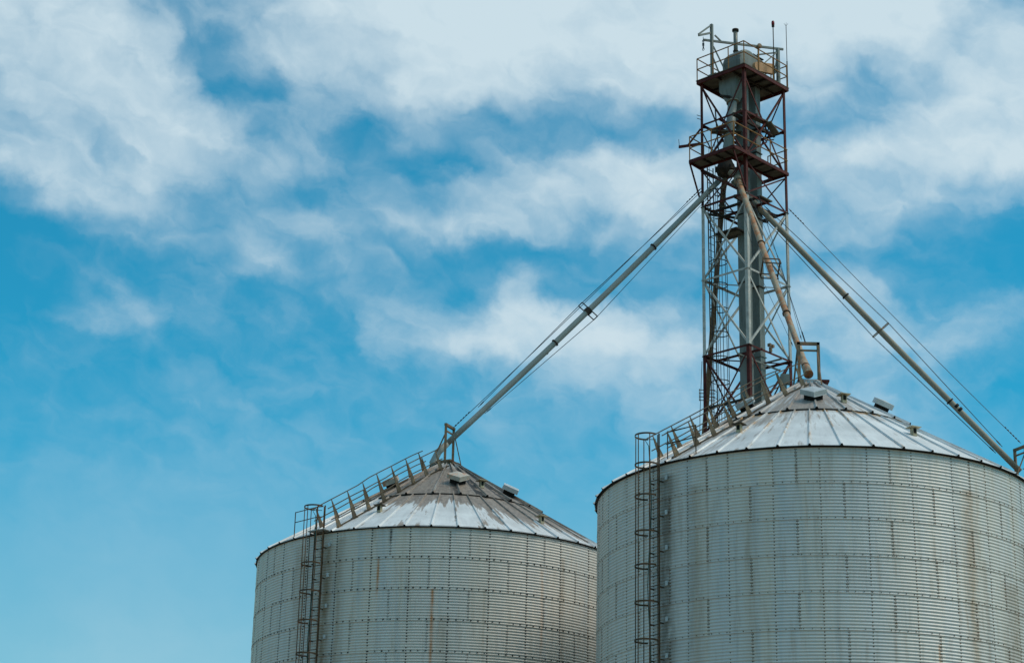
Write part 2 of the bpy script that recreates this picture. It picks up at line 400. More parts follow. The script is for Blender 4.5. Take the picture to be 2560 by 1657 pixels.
    def build(s, name, mats, parent=None, origin=(0, 0, 0)):
        me = bpy.data.meshes.new(name)
        o = Vector(origin)
        if parent is not None: o = Vector(parent.get('_o', (0, 0, 0)))
        me.from_pydata([(v[0] - o.x, v[1] - o.y, v[2] - o.z) for v in s.v], [], s.f)
        mats = mats if isinstance(mats, (list, tuple)) else [mats]
        for m in mats: me.materials.append(m)
        me.polygons.foreach_set('material_index', s.mi)
        me.polygons.foreach_set('use_smooth', s.sm)
        me.update()
        ob = bpy.data.objects.new(name, me)
        C.objects.link(ob)
        if parent is not None: ob.parent = parent; ob['_o'] = tuple(o)
        else: ob.location = o; ob['_o'] = tuple(o)
        return ob

def thing(name, label, cat, loc, group=None):
    o = bpy.data.objects.new(name, None)
    o.empty_display_size = 0.5
    C.objects.link(o)
    o.location = loc
    o['label'] = label; o['category'] = cat; o['_o'] = tuple(loc)
    if group: o['group'] = group
    return o
def tag(o, label, cat, group=None):
    o['label'] = label; o['category'] = cat
    if group: o['group'] = group
    return o

# ------------------------------------------------------------------ ground
gm = MB()
gm.add([(-3000, -3000, 0), (3000, -3000, 0), (3000, 3000, 0), (-3000, 3000, 0)], [(0, 1, 2, 3)])
gr = gm.build("ground", M_grnd)
gr['kind'] = 'structure'

# ------------------------------------------------------------------ silos
SL = 0.6087          # roof rise per metre of run
RE = 7.36            # eave radius
RING = 1.118         # height of one ring of wall sheets
def pol(a, r, z):    # a in degrees, 0 faces the camera side (-Y), positive to +X
    a = radians(a)
    return Vector((r * sin(a), -r * cos(a), z))

def silo(x, y, H, R, rib0, seam0, Rm, wallm, roofm, roofm2, bolt, boltsizes, label, stair_az, p):
    root = thing("grain_silo", label, "silo", (x, y, 0), "corrugated steel grain silos")
    O = Vector((x, y, 0))
    # ---- wall
    NA = 192
    w = MB()
    zs = []
    z1 = H - 0.058
    seams = [z1 - n * RING for n in range(1, 18) if z1 - n * RING > 0.35]
    edges = [H + 0.0] + seams + [0.12]
    AMP = 0.0115
    rows = []
    for i in range(len(edges) - 1):
        zt, zb = edges[i], edges[i + 1]
        n = max(6, int(round((zt - zb) / 0.1016 * 6)))
        for k in range(n + 1):
            z = zt + (zb - zt) * k / n
            rr = R + AMP * cos(2 * pi * (z - z1) / (RING / 11)) + 0.0045 * (1 - (z - zb) / (zt - zb))
            rows.append((z, rr, i, k == n))
    vs = []
    sa = [radians(seam0 + 360 * j / NA) for j in range(NA)]
    for (z, rr, i, last) in rows:
        for a in sa: vs.append((x + rr * sin(a), y - rr * cos(a), z))
    fs = []; tones = []
    rnd = random.Random(int(H * 1000))
    tone = {}
    for q in range(len(rows) - 1):
        i = rows[q][2] if not rows[q][3] else rows[q + 1][2]
        sh = 0 if i % 2 == 0 else 6
        for j in range(NA):
            jj = (j + 1) % NA
            a, b = q * NA + j, q * NA + jj
            fs.append((a, a + NA, b + NA, b))
            key = (i, ((j - sh) % NA) // 12)
            if key not in tone: tone[key] = rnd.random()
            tones.append(tone[key])
    w.add(vs, fs, 0, True)
    # bolts: stiffener lines, sheet laps (two columns) and ring laps
    def bolt_at(a, z, r, rb, h=0.011):
        c = pol(a, r, z) + O
        e = pol(a, 1, 0); e.z = 0
        t = Vector((cos(radians(a)), sin(radians(a)), 0))
        N6 = 6
        v6 = [c + t * (rb * cos(k * pi / 3)) + Vector((0, 0, rb * sin(k * pi / 3))) for k in range(N6)]
        v6 += [c + e * h + t * (rb * .8 * cos(k * pi / 3)) + Vector((0, 0, rb * .8 * sin(k * pi / 3))) for k in range(N6)]
        w.add(v6, [(k, (k + 1) % 6, (k + 1) % 6 + 6, k + 6) for k in range(6)] + [tuple(range(6, 12))], 1)
    s_st, s_lap, s_ring = boltsizes
    pitch = RING / 11
    for i in range(9):
        zt = H - 0.10 if i == 0 else z1 - i * RING
        for j in range(32):
            a = seam0 + 5.625 + 11.25 * j
            for k in range(11):
                z = z1 - i * RING - (k + 0.5) * pitch
                if rnd.random() < 0.93: bolt_at(a + rnd.uniform(-.05, .05), z, R - AMP + 0.004, s_st * rnd.uniform(.8, 1.15), .014)
        for j in range(16):
            a = seam0 + 22.5 * j + (11.25 if i % 2 else 0)
            for k in range(11):
                for dd in (-0.17, 0.17):
                    z = z1 - i * RING - (k + 0.5) * pitch
                    if dd > 0 and rnd.random() < 0.8: bolt_at(a, z + pitch / 2, R + AMP - 0.002, s_lap * rnd.uniform(.5, .85), .012)
                    if rnd.random() < 0.95: bolt_at(a + dd, z, R - AMP + 0.004, s_lap * rnd.uniform(.8, 1.2), .014)
        if i > 0:
            for j in range(176):
                if rnd.random() < 0.9: bolt_at(seam0 + 360 * j / 176 + 0.8, z1 - i * RING + 0.05, R + 0.003, s_ring * rnd.uniform(.75, 1.15), .016)
    wo_ = w.build("wall", [wallm, bolt], root)
    at = wo_.data.attributes.new('tone', 'FLOAT', 'FACE')
    at.data.foreach_set('value', tones + [0.5] * (len(wo_.data.polygons) - len(tones)))
    # ---- foundation ring
    f = MB(); f.ring(O + Vector((0, 0, 0.06)), R - 0.15, 0.12, 0.9, n=64); f.build("foundation", M_conc, root)
    # ---- roof tiers
    def zc(r): return H + SL * (7.33 - r)
    def tier(name, n, a0, r0, r1, lift, rib_h, rib_w, mat, lip):
        t = MB()
        k = 360 / n
        for j in range(n):
            a, b = a0 + j * k, a0 + (j + 1) * k
            P = [pol(a, r0, zc(r0) + lift), pol(b, r0, zc(r0) + lift), pol(b, r1, zc(r1) + lift), pol(a, r1, zc(r1) + lift)]
            jit = [rnd.uniform(-.006, .006) for _ in range(2)]
            P[2].z += jit[0]; P[3].z += jit[1]
            Q = [v - Vector((0, 0, 0.012)) for v in P]
            t.add([v + O for v in P + Q], [(0, 3, 2, 1), (4, 5, 6, 7), (2, 3, 7, 6), (0, 1, 5, 4)], 0)
            # folded lip at the lower edge, coloured black for the shadow below it
            L0, L1 = P[3] - Vector((0, 0, .013)), P[2] - Vector((0, 0, .013))
            e = Vector((0, 0, -lip))
            inw = -pol((a + b) / 2, 0.012, 0); inw.z = 0
            t.add([v + O for v in (L0, L1, L1 + e, L0 + e, L0 + inw, L1 + inw, L1 + e + inw, L0 + e + inw)], [(0, 3, 2, 1), (4, 5, 6, 7), (3, 7, 6, 2), (0, 1, 5, 4)], 1)
            # standing rib
            tg = Vector((cos(radians(a)), sin(radians(a)), 0))
            nv = pol(a, SL, 0) + Vector((0, 0, 1)); nv.normalize()
            ra, rb = r0 + 0.02, r1 + 0.015
            def prof(r, sc):
                c = pol(a, r, zc(r) + lift)
                return [c - tg * rib_w * sc, c - tg * rib_w * .45 * sc + nv * rib_h, c + tg * rib_w * .45 * sc + nv * rib_h, c + tg * rib_w * sc]
            A_, B_ = prof(ra, .45 + .3 * ra / r1), prof(rb, 1.0)
            vs = [v + O for v in A_ + B_]
            t.add(vs, [(0, 1, 5, 4), (1, 2, 6, 5), (2, 3, 7, 6), (0, 3, 2, 1)], 0)
            # lower rib end: black face standing in for the shade inside the hollow
            E = [v + pol(a, .004, 0) for v in B_]
            dn = Vector((0, 0, -0.03))
            t.add([v + O for v in (E[0] + dn * .3, E[1], E[2], E[3] + dn * .3)], [(0, 1, 2, 3)], 1)
        return t.build(name, [mat, M_shade], root)
    tier("lower_roof", 48, rib0, Rm - 0.25, RE, 0.0, 0.052, 0.05, roofm, 0.018)
    tier("upper_roof", 24, rib0 + 3.75, 0.47, Rm + 0.10, 0.075, 0.06, 0.055, roofm2, 0.05)
    # eave angle under the roof edge, coloured dark for the shadow gap
    e = MB()
    e.ring(O + Vector((0, 0, H - 0.035)), R + 0.03, 0.07, 0.05, n=96)
    for j in range(48):
        c = pol(rib0 + 7.5 * j, R + 0.045, H - 0.03) + O
        e.box(c, pol(rib0 + 7.5 * j, .05, 0), Vector((cos(radians(rib0 + 7.5 * j)), sin(radians(rib0 + 7.5 * j)), 0)) * .02, (0, 0, .025))
    e.build("eave_shadow_trim", M_dark, root)
    cl = MB()
    zt = zc(0.47) + 0.075
    cl.ring(O + Vector((0, 0, zt + 0.02)), 0.47, 0.16, 0.03, n=36)
    cl.tube([O + Vector((0, 0, zt + .07)), O + Vector((0, 0, zt + .10))], .5, 28)
    cl.build("roof_collar", p['collar'], root)
    # ---- roof vents
    def surf(a, r, d=0.0):
        nv = pol(a, SL, 0) + Vector((0, 0, 1)); nv.normalize()
        lift = 0.075 if r < Rm else 0.0
        return pol(a, r, zc(r) + lift) + O + nv * d
    def frame_at(a):
        nv = pol(a, SL, 0) + Vector((0, 0, 1)); nv.normalize()
        tg = Vector((cos(radians(a)), sin(radians(a)), 0))
        dn = tg.cross(nv); dn = -dn if dn.z > 0 else dn
        return nv, tg, dn
    for (a, r, mat) in p['hoods']:
        nv, tg, dn = frame_at(a)
        c = surf(a, r)
        D1, D2 = (tg + dn).normalized(), (tg - dn).normalized()
        nk = MB().box(c + nv * .09, D1 * .22, D2 * .22, nv * .11)
        vo = nk.build("roof_vent", M_shade, root)  # neck coloured black for the shaded opening under the hood
        h = MB()
        hs = .31
        prof = [(-hs, -hs), (hs, -hs), (hs, hs), (-hs, hs)]
        b0, b1 = c + nv * .17, c + nv * .34
        v = [b0 + D1 * a_ + D2 * b_ for a_, b_ in prof] + [b1 + D1 * a_ * 1.0 + D2 * b_ * 1.0 for a_, b_ in prof] + [b1 + nv * .035]
        h.add(v, [(3, 2, 1, 0), (0, 1, 5, 4), (1, 2, 6, 5), (2, 3, 7, 6), (3, 0, 4, 7), (4, 5, 8), (5, 6, 8), (6, 7, 8), (7, 4, 8)])
        for s_ in (-1, 1):   # folded drip edges
            h.bar(b0 + D1 * hs * s_ - D2 * hs, b0 + D1 * hs * s_ + D2 * hs, .02, .02)
        h.build("hood", mat, vo)
    for (a, r) in p['stacks']:
        c = surf(a, r)
        tg = Vector((cos(radians(a)), sin(radians(a)), 0)); rd = pol(a, 1, 0)
        nk = MB().box(c + Vector((0, 0, .10)), tg * .075, rd * .075, (0, 0, .14))
        nk.box(c + rd * .078 + Vector((0, 0, .13)), tg * .05, rd * .004, (0, 0, .08), 1)  # black plate painted in as the shaded vent opening
        vo = nk.build("roof_vent", [M_cream, M_shade], root)
        h = MB()
        q = c + Vector((0, 0, .235))
        v = [q + tg * a_ * .18 + rd * b_ * .18 for a_, b_ in ((-1, -1), (1, -1), (1, 1), (-1, 1))]
        v += [u + Vector((0, 0, .025)) for u in v] + [q + Vector((0, 0, .07))]
        h.add(v, [(3, 2, 1, 0), (0, 1, 5, 4), (1, 2, 6, 5), (2, 3, 7, 6), (3, 0, 4, 7), (4, 5, 8), (5, 6, 8), (6, 7, 8), (7, 4, 8)])
        h.build("cap", M_stair if a < 0 else M_cream, vo)
    # ---- caged ladder up the wall
    la = stair_az
    tg = Vector((cos(radians(la)), sin(radians(la)), 0)); rd = pol(la, 1, 0)
    def lp(t, r, z): return rd * r + tg * t + O + Vector((0, 0, z))
    lr = R + 0.17
    ztop = H + 0.95
    lo = thing("ladder", "x", "x", tuple(lp(0, lr, 1.5)))
    lo.parent = root; lo.location = lp(0, lr, 1.5) - O
    del lo['label'], lo['category']
    for z in [H - 0.6 - RING * k for k in range(14)]:
        for t in (-.21, .21): MB().bar(lp(t, R - .01, z), lp(t, lr, z), .03, .04).build("bracket", M_cage, lo)
        MB().box(lp(.40, R + .05, z + .1), tg * .045, rd * .02, (0, 0, .075)).build("wall_clip", M_galv, root)
    for t in (-.21, .21):
        MB().bar(lp(t, lr, 1.5), lp(t, lr, ztop if t > 0 else H + .2), .05, .022, upv=rd).build("stile", M_cage, lo)
    z = 1.8
    while z < H + .05:
        MB().tube([lp(-.21, lr, z), lp(.21, lr, z)], .0125, 6).build("rung", M_cage, lo)
        z += 0.305
    cr = .37
    cc = lr + .34
    for z, full in p['hoops']:
        h = MB()
        a0 = 0.16 * pi if not full else -.02 * pi
        h.ring(lp(0, cc, z), cr, .055, .012, a0=-.78 * pi, a1=.78 * pi if full else .55 * pi, n=30, ax=rd, nrm=(0, 0, 1))
        h.build("cage_hoop", M_cage, lo)
    zlo = 3.0
    zz = p['hoops'][-1][0]
    for kk in range(1, 9):
        z = zz - kk * RING
        if z > 3: MB().ring(lp(0, cc, z), cr, .055, .012, a0=-.78 * pi, a1=.78 * pi, n=24, ax=rd).build("cage_hoop", M_cage, lo)
    for aa in (-120, -62, 0, 62, 120):
        c = lp(0, cc, 0) + rd * ((cr - .012) * cos(radians(aa))) + tg * ((cr - .012) * sin(radians(aa)))
        MB().bar(c + Vector((0, 0, 3.0)), c + Vector((0, 0, p['hoops'][0][0] + .02)), .032, .012, upv=tg).build("cage_bar", M_cage, lo)
    rope = [lp(-.05 + .05 * sin(k * .9), cc - .18 + .04 * cos(k * 1.3), H + .55 - k * .9) for k in range(19)]
    MB().tube([lp(.02, lr - .05, H + .8), lp(-.10, cc, H + .75)] + rope, .013, 6).build("rope", M_teal, lo)
    # ---- roof stair with gusset posts and hand rails
    def sp(r, s, d):                      # along the stair line, sideways s, height d off the roof
        q = rd * r + tg * s
        rr = sqrt(q.x ** 2 + q.y ** 2)
        nv = rd * SL + Vector((0, 0, 1)); nv.normalize()
        return q + O + Vector((0, 0, zc(rr) + (0.075 if rr < Rm else 0))) + nv * d
    nv = rd * SL + Vector((0, 0, 1)); nv.normalize()
    dn = (rd - Vector((0, 0, SL))).normalized()
    so = thing("roof_stair", "x", "x", tuple(sp(7.1, 0, 0)))
    so.parent = root; so.location = sp(7.1, 0, 0) - O
    del so['label'], so['category']
    for sd_ in (-.5, .5):
        st = MB()
        pts_ = [sp(7.1 - .65 * i, sd_, .03) for i in range(11)]
        for p_, q_ in zip(pts_[:-1], pts_[1:]): st.bar(p_, q_, .05, .04, upv=nv)
        st.build("stringer", M_stair, so)
    HG = .80
    for s_ in (-.5, .5):
        rs = p['near'] if s_ > 0 else p['far']
        for r in rs:
            a = sp(r, s_, 0)
            gmb = MB()
            lean = rnd.uniform(-.02, .02)
            for side in (0, 1):
                dd = tg * (.012 if side else -.012)
                b0, b1 = a - dn * .13 + dd, a + dn * .13 + dd
                t0, t1 = a + nv * HG - dn * (.012 - lean) + dd * .6, a + nv * HG + dn * (.012 + lean) + dd * .6
                if side == 0: vs = [b0, b1, t1, t0]
                else: vs += [b0, b1, t1, t0]
            gmb.add(vs, [(3, 2, 1, 0), (4, 5, 6, 7), (0, 1, 5, 4), (1, 2, 6, 5), (2, 3, 7, 6), (3, 0, 4, 7)])
            gmb.box(a + nv * .01 + tg * .03, dn * .13, tg * .05, nv * .008)
            gmb.build("gusset_post", M_gusset, so)
        ra, rb = max(rs) + .25, min(rs) - .25
        for d in (HG, HG * .47):
            n = 10
            pts = [sp(ra + (rb - ra) * i / n, s_, d + rnd.uniform(-.008, .008)) for i in range(n + 1)]
            MB().tube(pts, .020, 6).build("hand_rail", M_stair, so)
    # ---- guard rail beside the ladder head
    gmb = MB()
    ga = p['guard']
    for a in ga:
        b0 = surf(a, p['guard_r'])
        gmb.tube([b0, b0 + Vector((0, 0, .95))], .018, 6)
    for d in (.55, .93):
        gmb.tube([surf(a, p['guard_r']) + Vector((0, 0, d)) for a in ga] + [lp(.21 if p['guard_to'] > 0 else -.21, lr - .3, H + d + .1)], .016, 6)
    gmb.build("guard_rail", M_cage, root)
    # landing plate at the ladder head
    if p["plate"]: MB().box(lp(0, R + .14, H + .02), tg * .40, rd * .24, (0, 0, .012)).build("landing_plate", M_galv, root)
    # ---- support frame for the spout, standing on the peak
    fx, fy = p['frame_dir']
    fd = Vector((fx, fy, 0)).normalized(); fs_ = Vector((-fy, fx, 0)).normalized()
    zb = zt + .10
    fr = MB()
    fr.box(O + Vector((0, 0, zb + .03)) + fs_ * p['plate_off'], fs_ * .54, fd * .34, (0, 0, .035), 1 if not p['plate'] else 0)
    fr.box(O + fd * .30 + Vector((0, 0, zb + .03)), fs_ * .42, fd * .05, (0, 0, .03), 1)
    hh = p['frame_h']
    for s_ in (-.34, .34):
        fr.bar(O + fs_ * s_ + Vector((0, 0, zb + .06)), O + fs_ * s_ + Vector((0, 0, zb + hh)), .10, .10)
    fr.bar(O - fs_ * .39 + Vector((0, 0, zb + hh - .05)), O + fs_ * .39 + Vector((0, 0, zb + hh - .05)), .10, .10)
    fr.bar(O - fs_ * .34 + Vector((0, 0, zb + hh - .30)), O + fs_ * .34 + Vector((0, 0, zb + hh - .30)), .05, .06)
    fr.bar(O + fs_ * .38 + fd * .02 + Vector((0, 0, zb + hh * .82)), O + fs_ * .50 + fd * .30 + Vector((0, 0, zb + .05)), .05, .04)
    fr.bar(O - fs_ * .30 + fd * .02 + Vector((0, 0, zb + hh * .82)), O - fs_ * .30 - fd * .75 + Vector((0, 0, zb - .25)), .04, .04)
    fr.build("spout_frame", [M_frame, M_red], root)
    if p.get('jbox'):
        a, r = p['jbox']
        c = surf(a, r)
        j = MB()
        tg2 = Vector((1, 0, 0)); ry = Vector((0, 1, 0))
        j.box(c + Vector((0, 0, .10)), tg2 * .05, ry * .05, (0, 0, .20))
        j.box(c + Vector((0, 0, .42)), tg2 * .15, ry * .10, (0, 0, .17))
        jo = j.build("junction_box", M_grey, root)
        MB().tube([c + Vector((-.08, -.05, .28)), c + Vector((-.16, -.06, .1)), c + Vector((-.2, -.05, -.05))], .012, 6).build("cable", M_wire, jo)
    return root

def grime_left(gg, r, ang, sA, sB, bl, fn):
    base = gg.sstep(gg.mul(r, -1), -5.55, -4.25)
    right = gg.mul(gg.sstep(ang, 6, 26), 0.9)
    v = gg.add(base, gg.mul(right, gg.sstep(gg.mul(r, -1), -7.6, -4.8)))
    v = gg.add(v, gg.mul(gg.add(sA, -0.5), 2.2), gg.mul(gg.add(sB, -0.5), 3.3), gg.mul(gg.sstep(gg.mul(ang, -1), 22, 40), -.75))
    return gg.mul(gg.sstep(v, 0.30, 0.62), 0.92)
def grime_left_top(gg, r, ang, sA, sB, bl, fn):
    v = gg.add(0.86, gg.mul(gg.add(sA, -0.5), 1.2), gg.mul(gg.add(sB, -0.5), 1.6), gg.mul(gg.sstep(gg.mul(r, -1), -1.3, -.6), -.4))
    return gg.mul(gg.sstep(v, 0.25, 0.8), 0.94)
def grime_right(gg, r, ang, sA, sB, bl, fn):
    v = gg.add(gg.mul(gg.sstep(gg.mul(r, -1), -5.8, -3.4), 0.36), gg.mul(gg.add(sB, -0.5), 2.4), gg.mul(gg.add(sA, -0.5), 0.5), gg.mul(gg.gauss(ang, -42, 16), .42))
    return gg.mul(gg.sstep(v, 0.20, 0.66), 0.74)
def grime_right_top(gg, r, ang, sA, sB, bl, fn):
    v = gg.add(0.56, gg.mul(gg.add(sB, -0.5), 2.6), gg.mul(gg.add(sA, -0.5), 1.4), gg.mul(gg.gauss(ang, -8, 16), .4), gg.mul(gg.sstep(ang, 15, 35), -.35))
    return gg.mul(gg.sstep(v, 0.22, 0.80), 0.82)

ORANGE, BROWN, DKBR = (0.40, 0.19, 0.06), (0.25, 0.18, 0.11), (0.10, 0.085, 0.06)
MW_R = wall_mat("corrugated_wall_sheet_big", [(31.4, 1.5, 18.1, 9.0, (0.35, 0.265, 0.18), .78), (-47.6, 2.2, 18.7, 4.0, DKBR, .72), (-38.3, 1.5, 18.2, 9.0, BROWN, .45),
      (-12.6, .35, 18.9, 17.6, BROWN, .35), (46.0, 3.0, 15.5, 6.0, BROWN, .55), (58.0, 5.0, 17.0, 5.0, BROWN, .5), (20.6, .3, 13.2, 9.0, ORANGE, .7), (-9.0, .2, 18.9, 18.2, ORANGE, .5), (-35.1, .35, 18.9, 12.0, BROWN, .4), (9.5, .5, 14.2, 6.0, BROWN, .35), (-24.0, 1.2, 17.9, 9.0, BROWN, .22), (36.0, 1.0, 16.0, 6.0, BROWN, .4)], (0.57, 0.58, 0.57, 1), (0.61, 0.57, 0.50, 1))
MW_L = wall_mat("corrugated_wall_sheet_stained", [(-1.5, .45, 16.92, 9.0, (0.42, 0.17, 0.045), 1.0), (-17.3, .36, 18.05, 16.4, (0.42, 0.17, 0.045), 1.0), (-34.0, 1.5, 18.7, 4.0, BROWN, .85), (-29.5, 1.2, 18.9, 8.0, BROWN, .5),
      (-13.9, .35, 19.1, 18.5, (0.04, 0.04, 0.035), .9), (24.0, 14.0, 19.2, 3.0, (0.42, 0.40, 0.36), .6), (2.0, 1.6, 16.0, 8.0, BROWN, .3), (-44, 2.0, 18.9, 12.0, BROWN, .4), (13.0, .4, 17.0, 12.0, BROWN, .35), (30.5, .5, 17.9, 12.0, ORANGE, .35), (37.5, .8, 18.5, 9.0, BROWN, .45)], (0.585, 0.575, 0.54, 1), (0.635, 0.575, 0.495, 1))
WHITE = (0.66, 0.675, 0.68)
MR_R = roof_mat("weathered_roof_panels", WHITE, grime_right, .95, 48, -9.26, strip=.9)
MR_R2 = roof_mat("weathered_peak_panels", (0.60, 0.63, 0.65), grime_right_top, .3, 24, -9.26 + 3.75)
MR_L = roof_mat("grimy_roof_panels", WHITE, grime_left, .2, 48, -9.94)
MR_L2 = roof_mat("grimy_peak_panels", (0.50, 0.51, 0.50), grime_left_top, .1, 24, -9.94 + 3.75, seam_black=.95)

RX, RY, RH_ = 10.276, 65.620, 19.118
LX, LY, LH_ = -2.394, 77.089, 19.219
BX, BY = 20.75, 78.3
silo_r = silo(RX, RY, RH_, 7.245, -9.26, -12.65, 3.52, MW_R, MR_R, MR_R2, M_bolt_rust, (.023, .0195, .0165),
     "large nearer corrugated grain silo below the tower with a whitish roof and light rust streaks", -50.2,
     dict(hoods=[(-6.3, 2.55, M_galv), (48, 2.75, M_galv), (-61, 2.6, M_galv)], stacks=[(-33.8, 5.34), (15, 2.73), (25.9, 5.61)],
          hoops=[(19.95, 0), (19.0, 1), (17.98, 0), (16.83, 1), (15.77, 0), (14.63, 1), (13.46, 1)],
          near=[6.9, 6.0, 5.2, 4.38, 3.5, 2.6, 1.75, .85], far=[6.6, 5.75, 4.9, 4.05, 3.2, 2.35, 1.5, .75],
          plate=False, plate_off=-.10, guard=(-47.6, -38.6), guard_r=7.16, guard_to=1, frame_dir=(0, 1), frame_h=1.52, collar=M_galv, jbox=(-64, 1.0)))
silo_l = silo(LX, LY, LH_, 7.281, -9.94, -13.9, 3.88, MW_L, MR_L, MR_L2, M_bolt_black, (.032, .0165, .030),
     "farther left corrugated grain silo with a brown grimy peak and black bolt rows", -36.3,
     dict(hoods=[(9.5, 2.75, M_hood_rust), (48.3, 3.2, M_galv), (-50, 2.7, M_hood_rust)], stacks=[(-24.1, 5.69), (27.7, 2.95), (38.3, 5.89)],
          hoops=[(20.05, 0), (17.95, 0), (16.94, 1), (15.87, 0), (14.7, 1)],
          near=[6.95, 6.1, 5.3, 4.45, 3.6, 2.75, 1.95, 1.1], far=[6.75, 5.9, 5.05, 4.2, 3.4, 2.55, 1.7, .9],
          plate=True, plate_off=.05, guard=(-50.5, -40.3), guard_r=7.1, guard_to=-1, frame_dir=(.9, -.44), frame_h=1.62, collar=M_frame))

def copy_tree(o, parent=None):
    c = o.copy()
    C.objects.link(c)
    if parent is not None: c.parent = parent
    for ch in list(o.children): copy_tree(ch, c)
    return c
silo_b = copy_tree(silo_l)
silo_b.location = (BX, BY, 0.05)
silo_b.rotation_euler = (0, 0, radians(50))
silo_b['label'] = "grain silo almost wholly hidden behind the nearer silo at the right picture edge"

# ------------------------------------------------------------------ elevator tower
NR = Vector((9.5113, 75.835, 0))
ROT = 0.77081
DL = Vector((-cos(ROT), sin(ROT), 0))
DR = Vector((sin(ROT), cos(ROT), 0))
SA, SB = 2.364, 2.872
def T(a, b, z): return NR + DL * a + DR * b + Vector((0, 0, z))
ZT, ZP2, ZLP, ZR, ZA, ZB, ZC, ZD = 40.94, 38.95, 36.84, 35.17, 31.87, 28.557, 26.33, 25.2
LEVELS = [25.2, 21.9, 18.6, 15.3, 12.0, 8.7, 5.4, 2.1]
tower = thing("elevator_tower", "tall open lattice tower in dark red and white steel rising behind the larger silo", "tower", tuple(T(0, 0, 0)))
CORN = [(0, 0), (SA, 0), (SA, SB), (0, SB)]
for (a, b) in CORN:
    ia = DL * (1 if a == 0 else -1); ib = DR * (1 if b == 0 else -1)
    L = MB()
    L.angle(T(a, b, 0.1), T(a, b, ZB), .15, .016, ia, ib, 0)
    L.angle(T(a, b, ZB), T(a, b, ZR), .15, .016, ia, ib, 1)
    L.angle(T(a, b, ZR), T(a, b, ZT), .13, .016, ia, ib, 0)
    L.box(T(a, b, .05) + ia * .05 + ib * .05, DL * .2, DR * .2, (0, 0, .05), 0)
    L.build("leg", [M_red, M_white], tower)
FACES = [((0, 0), (SA, 0)), ((0, 0), (0, SB)), ((SA, 0), (SA, SB)), ((0, SB), (SA, SB))]
def matz(z): return M_white if ZB + .1 < z < ZR - .1 else M_red
def inn(fi): return [DR, DL, -DL, -DR][fi]
def girt(fi, z, m, w=.085, name="girt"):
    (a0, b0), (a1, b1) = FACES[fi]
    MB().angle(T(a0, b0, z) + inn(fi) * .02, T(a1, b1, z) + inn(fi) * .02, w, .012, inn(fi), Vector((0, 0, -1))).build(name, m, tower)
for z in [ZP2, ZR, ZA, ZB] + LEVELS:
    for fi in range(4): girt(fi, z, M_red if z in (ZR, ZB) else matz(z))
girt(0, ZC, M_dark, .12); 
def brace(p, q, m, w=.06, off=Vector((0, 0, 0)), A=None):
    d = (q - p).normalized()
    MB().angle(p + off, q + off, w, .011, A if A else Vector((0, 0, -1)), DR + DL * .3).build("brace", m, tower)
def xbrace(fi, z0, z1, m, w=.06):
    (a0, b0), (a1, b1) = FACES[fi]
    o = inn(fi) * .035
    brace(T(a0, b0, z0), T(a1, b1, z1), m, w, o)
    brace(T(a1, b1, z0), T(a0, b0, z1), m, w, o * 2.2)
for fi in range(4):
    xbrace(fi, ZLP, ZT - .1, M_red, .07)
    xbrace(fi, ZR, ZLP - .05, M_red, .065)
    xbrace(fi, ZA, ZR, M_white, .075)
    xbrace(fi, ZB, ZA, M_white, .075)
    xbrace(fi, ZD, ZB, M_red, .07)
    for k in range(len(LEVELS) - 1): xbrace(fi, LEVELS[k + 1], LEVELS[k], M_red, .07)
for z in (ZP2, ZR, ZA, ZB):      # plan bracing
    brace(T(0, 0, z - .06), T(SA, SB, z - .06), matz(z) if z != ZR and z != ZB else M_red, .05)
    brace(T(SA, 0, z - .12), T(0, SB, z - .12), M_red if z != ZA else M_white, .05)
for (p, q) in ((T(0, .1, ZP2 - .1), T(0, 1.5, ZP2 - .95)), (T(0, 1.5, ZP2 - .95), T(0, 0, ZLP + .1)), (T(0, 1.45, ZP2 - .9), T(.6, 2.8, ZP2 - .2)), (T(.1, 0, ZLP - .2), T(1.5, 0, ZR + .2)), (T(SA, .2, ZP2 - .3), T(SA, 2.0, ZLP)), (T(1.2, 0, 37.9), T(2.3, 0, 37.0))):
    brace(p, q, M_red, .055, DL * .04 + DR * .04)
# gusset plates at the main nodes
for z in (ZB, ZA, ZR):
    for (a, b) in CORN:
        MB().box(T(a, b, z) + DL * (.07 if a == 0 else -.07) + DR * (.07 if b == 0 else -.07) - Vector((0, 0, .06)), DL * .10, DR * .10, (0, 0, .012)).build("node_plate", M_dark if z != ZA else M_white, tower)
# beams carrying the casings
def beam(p, q, w=.10, h=.14, m=M_dark): MB().bar(p, q, w, h).build("support_beam", m, tower)
beam(T(.62, 0, ZP2 - .05), T(.62, SB, ZP2 - .05)); beam(T(1.36, 0, ZP2 - .05), T(1.36, SB, ZP2 - .05), .08, .10, M_red)
beam(T(0, .85, ZP2 + .02), T(SA, .85, ZP2 + .02), .09, .12, M_red); beam(T(0, 1.5, ZP2 - .25), T(SA, 1.5, ZP2 - .25), .06, .08, M_dark)
beam(T(.62, 0, ZR - .03), T(.62, SB, ZR - .03)); beam(T(0, .85, ZR + .03), T(SA, .85, ZR + .03), .08, .10, M_dark); beam(T(0, 1.5, ZR + .02), T(SA, 1.5, ZR + .02), .08, .10, M_red)
beam(T(.0, .86, ZB - .02), T(SA, .86, ZB - .02), .07, .08, M_red); beam(T(0, 2.2, ZB - .08), T(SA, 2.2, ZB - .08), .06, .06, M_grey); beam(T(.6, 0, ZB - .3), T(.6, SB, ZB - .3), .05, .06, M_grey)
beam(T(2.1, .1, ZR - .4), T(.7, 2.4, ZR - .4), .07, .09, M_dark)
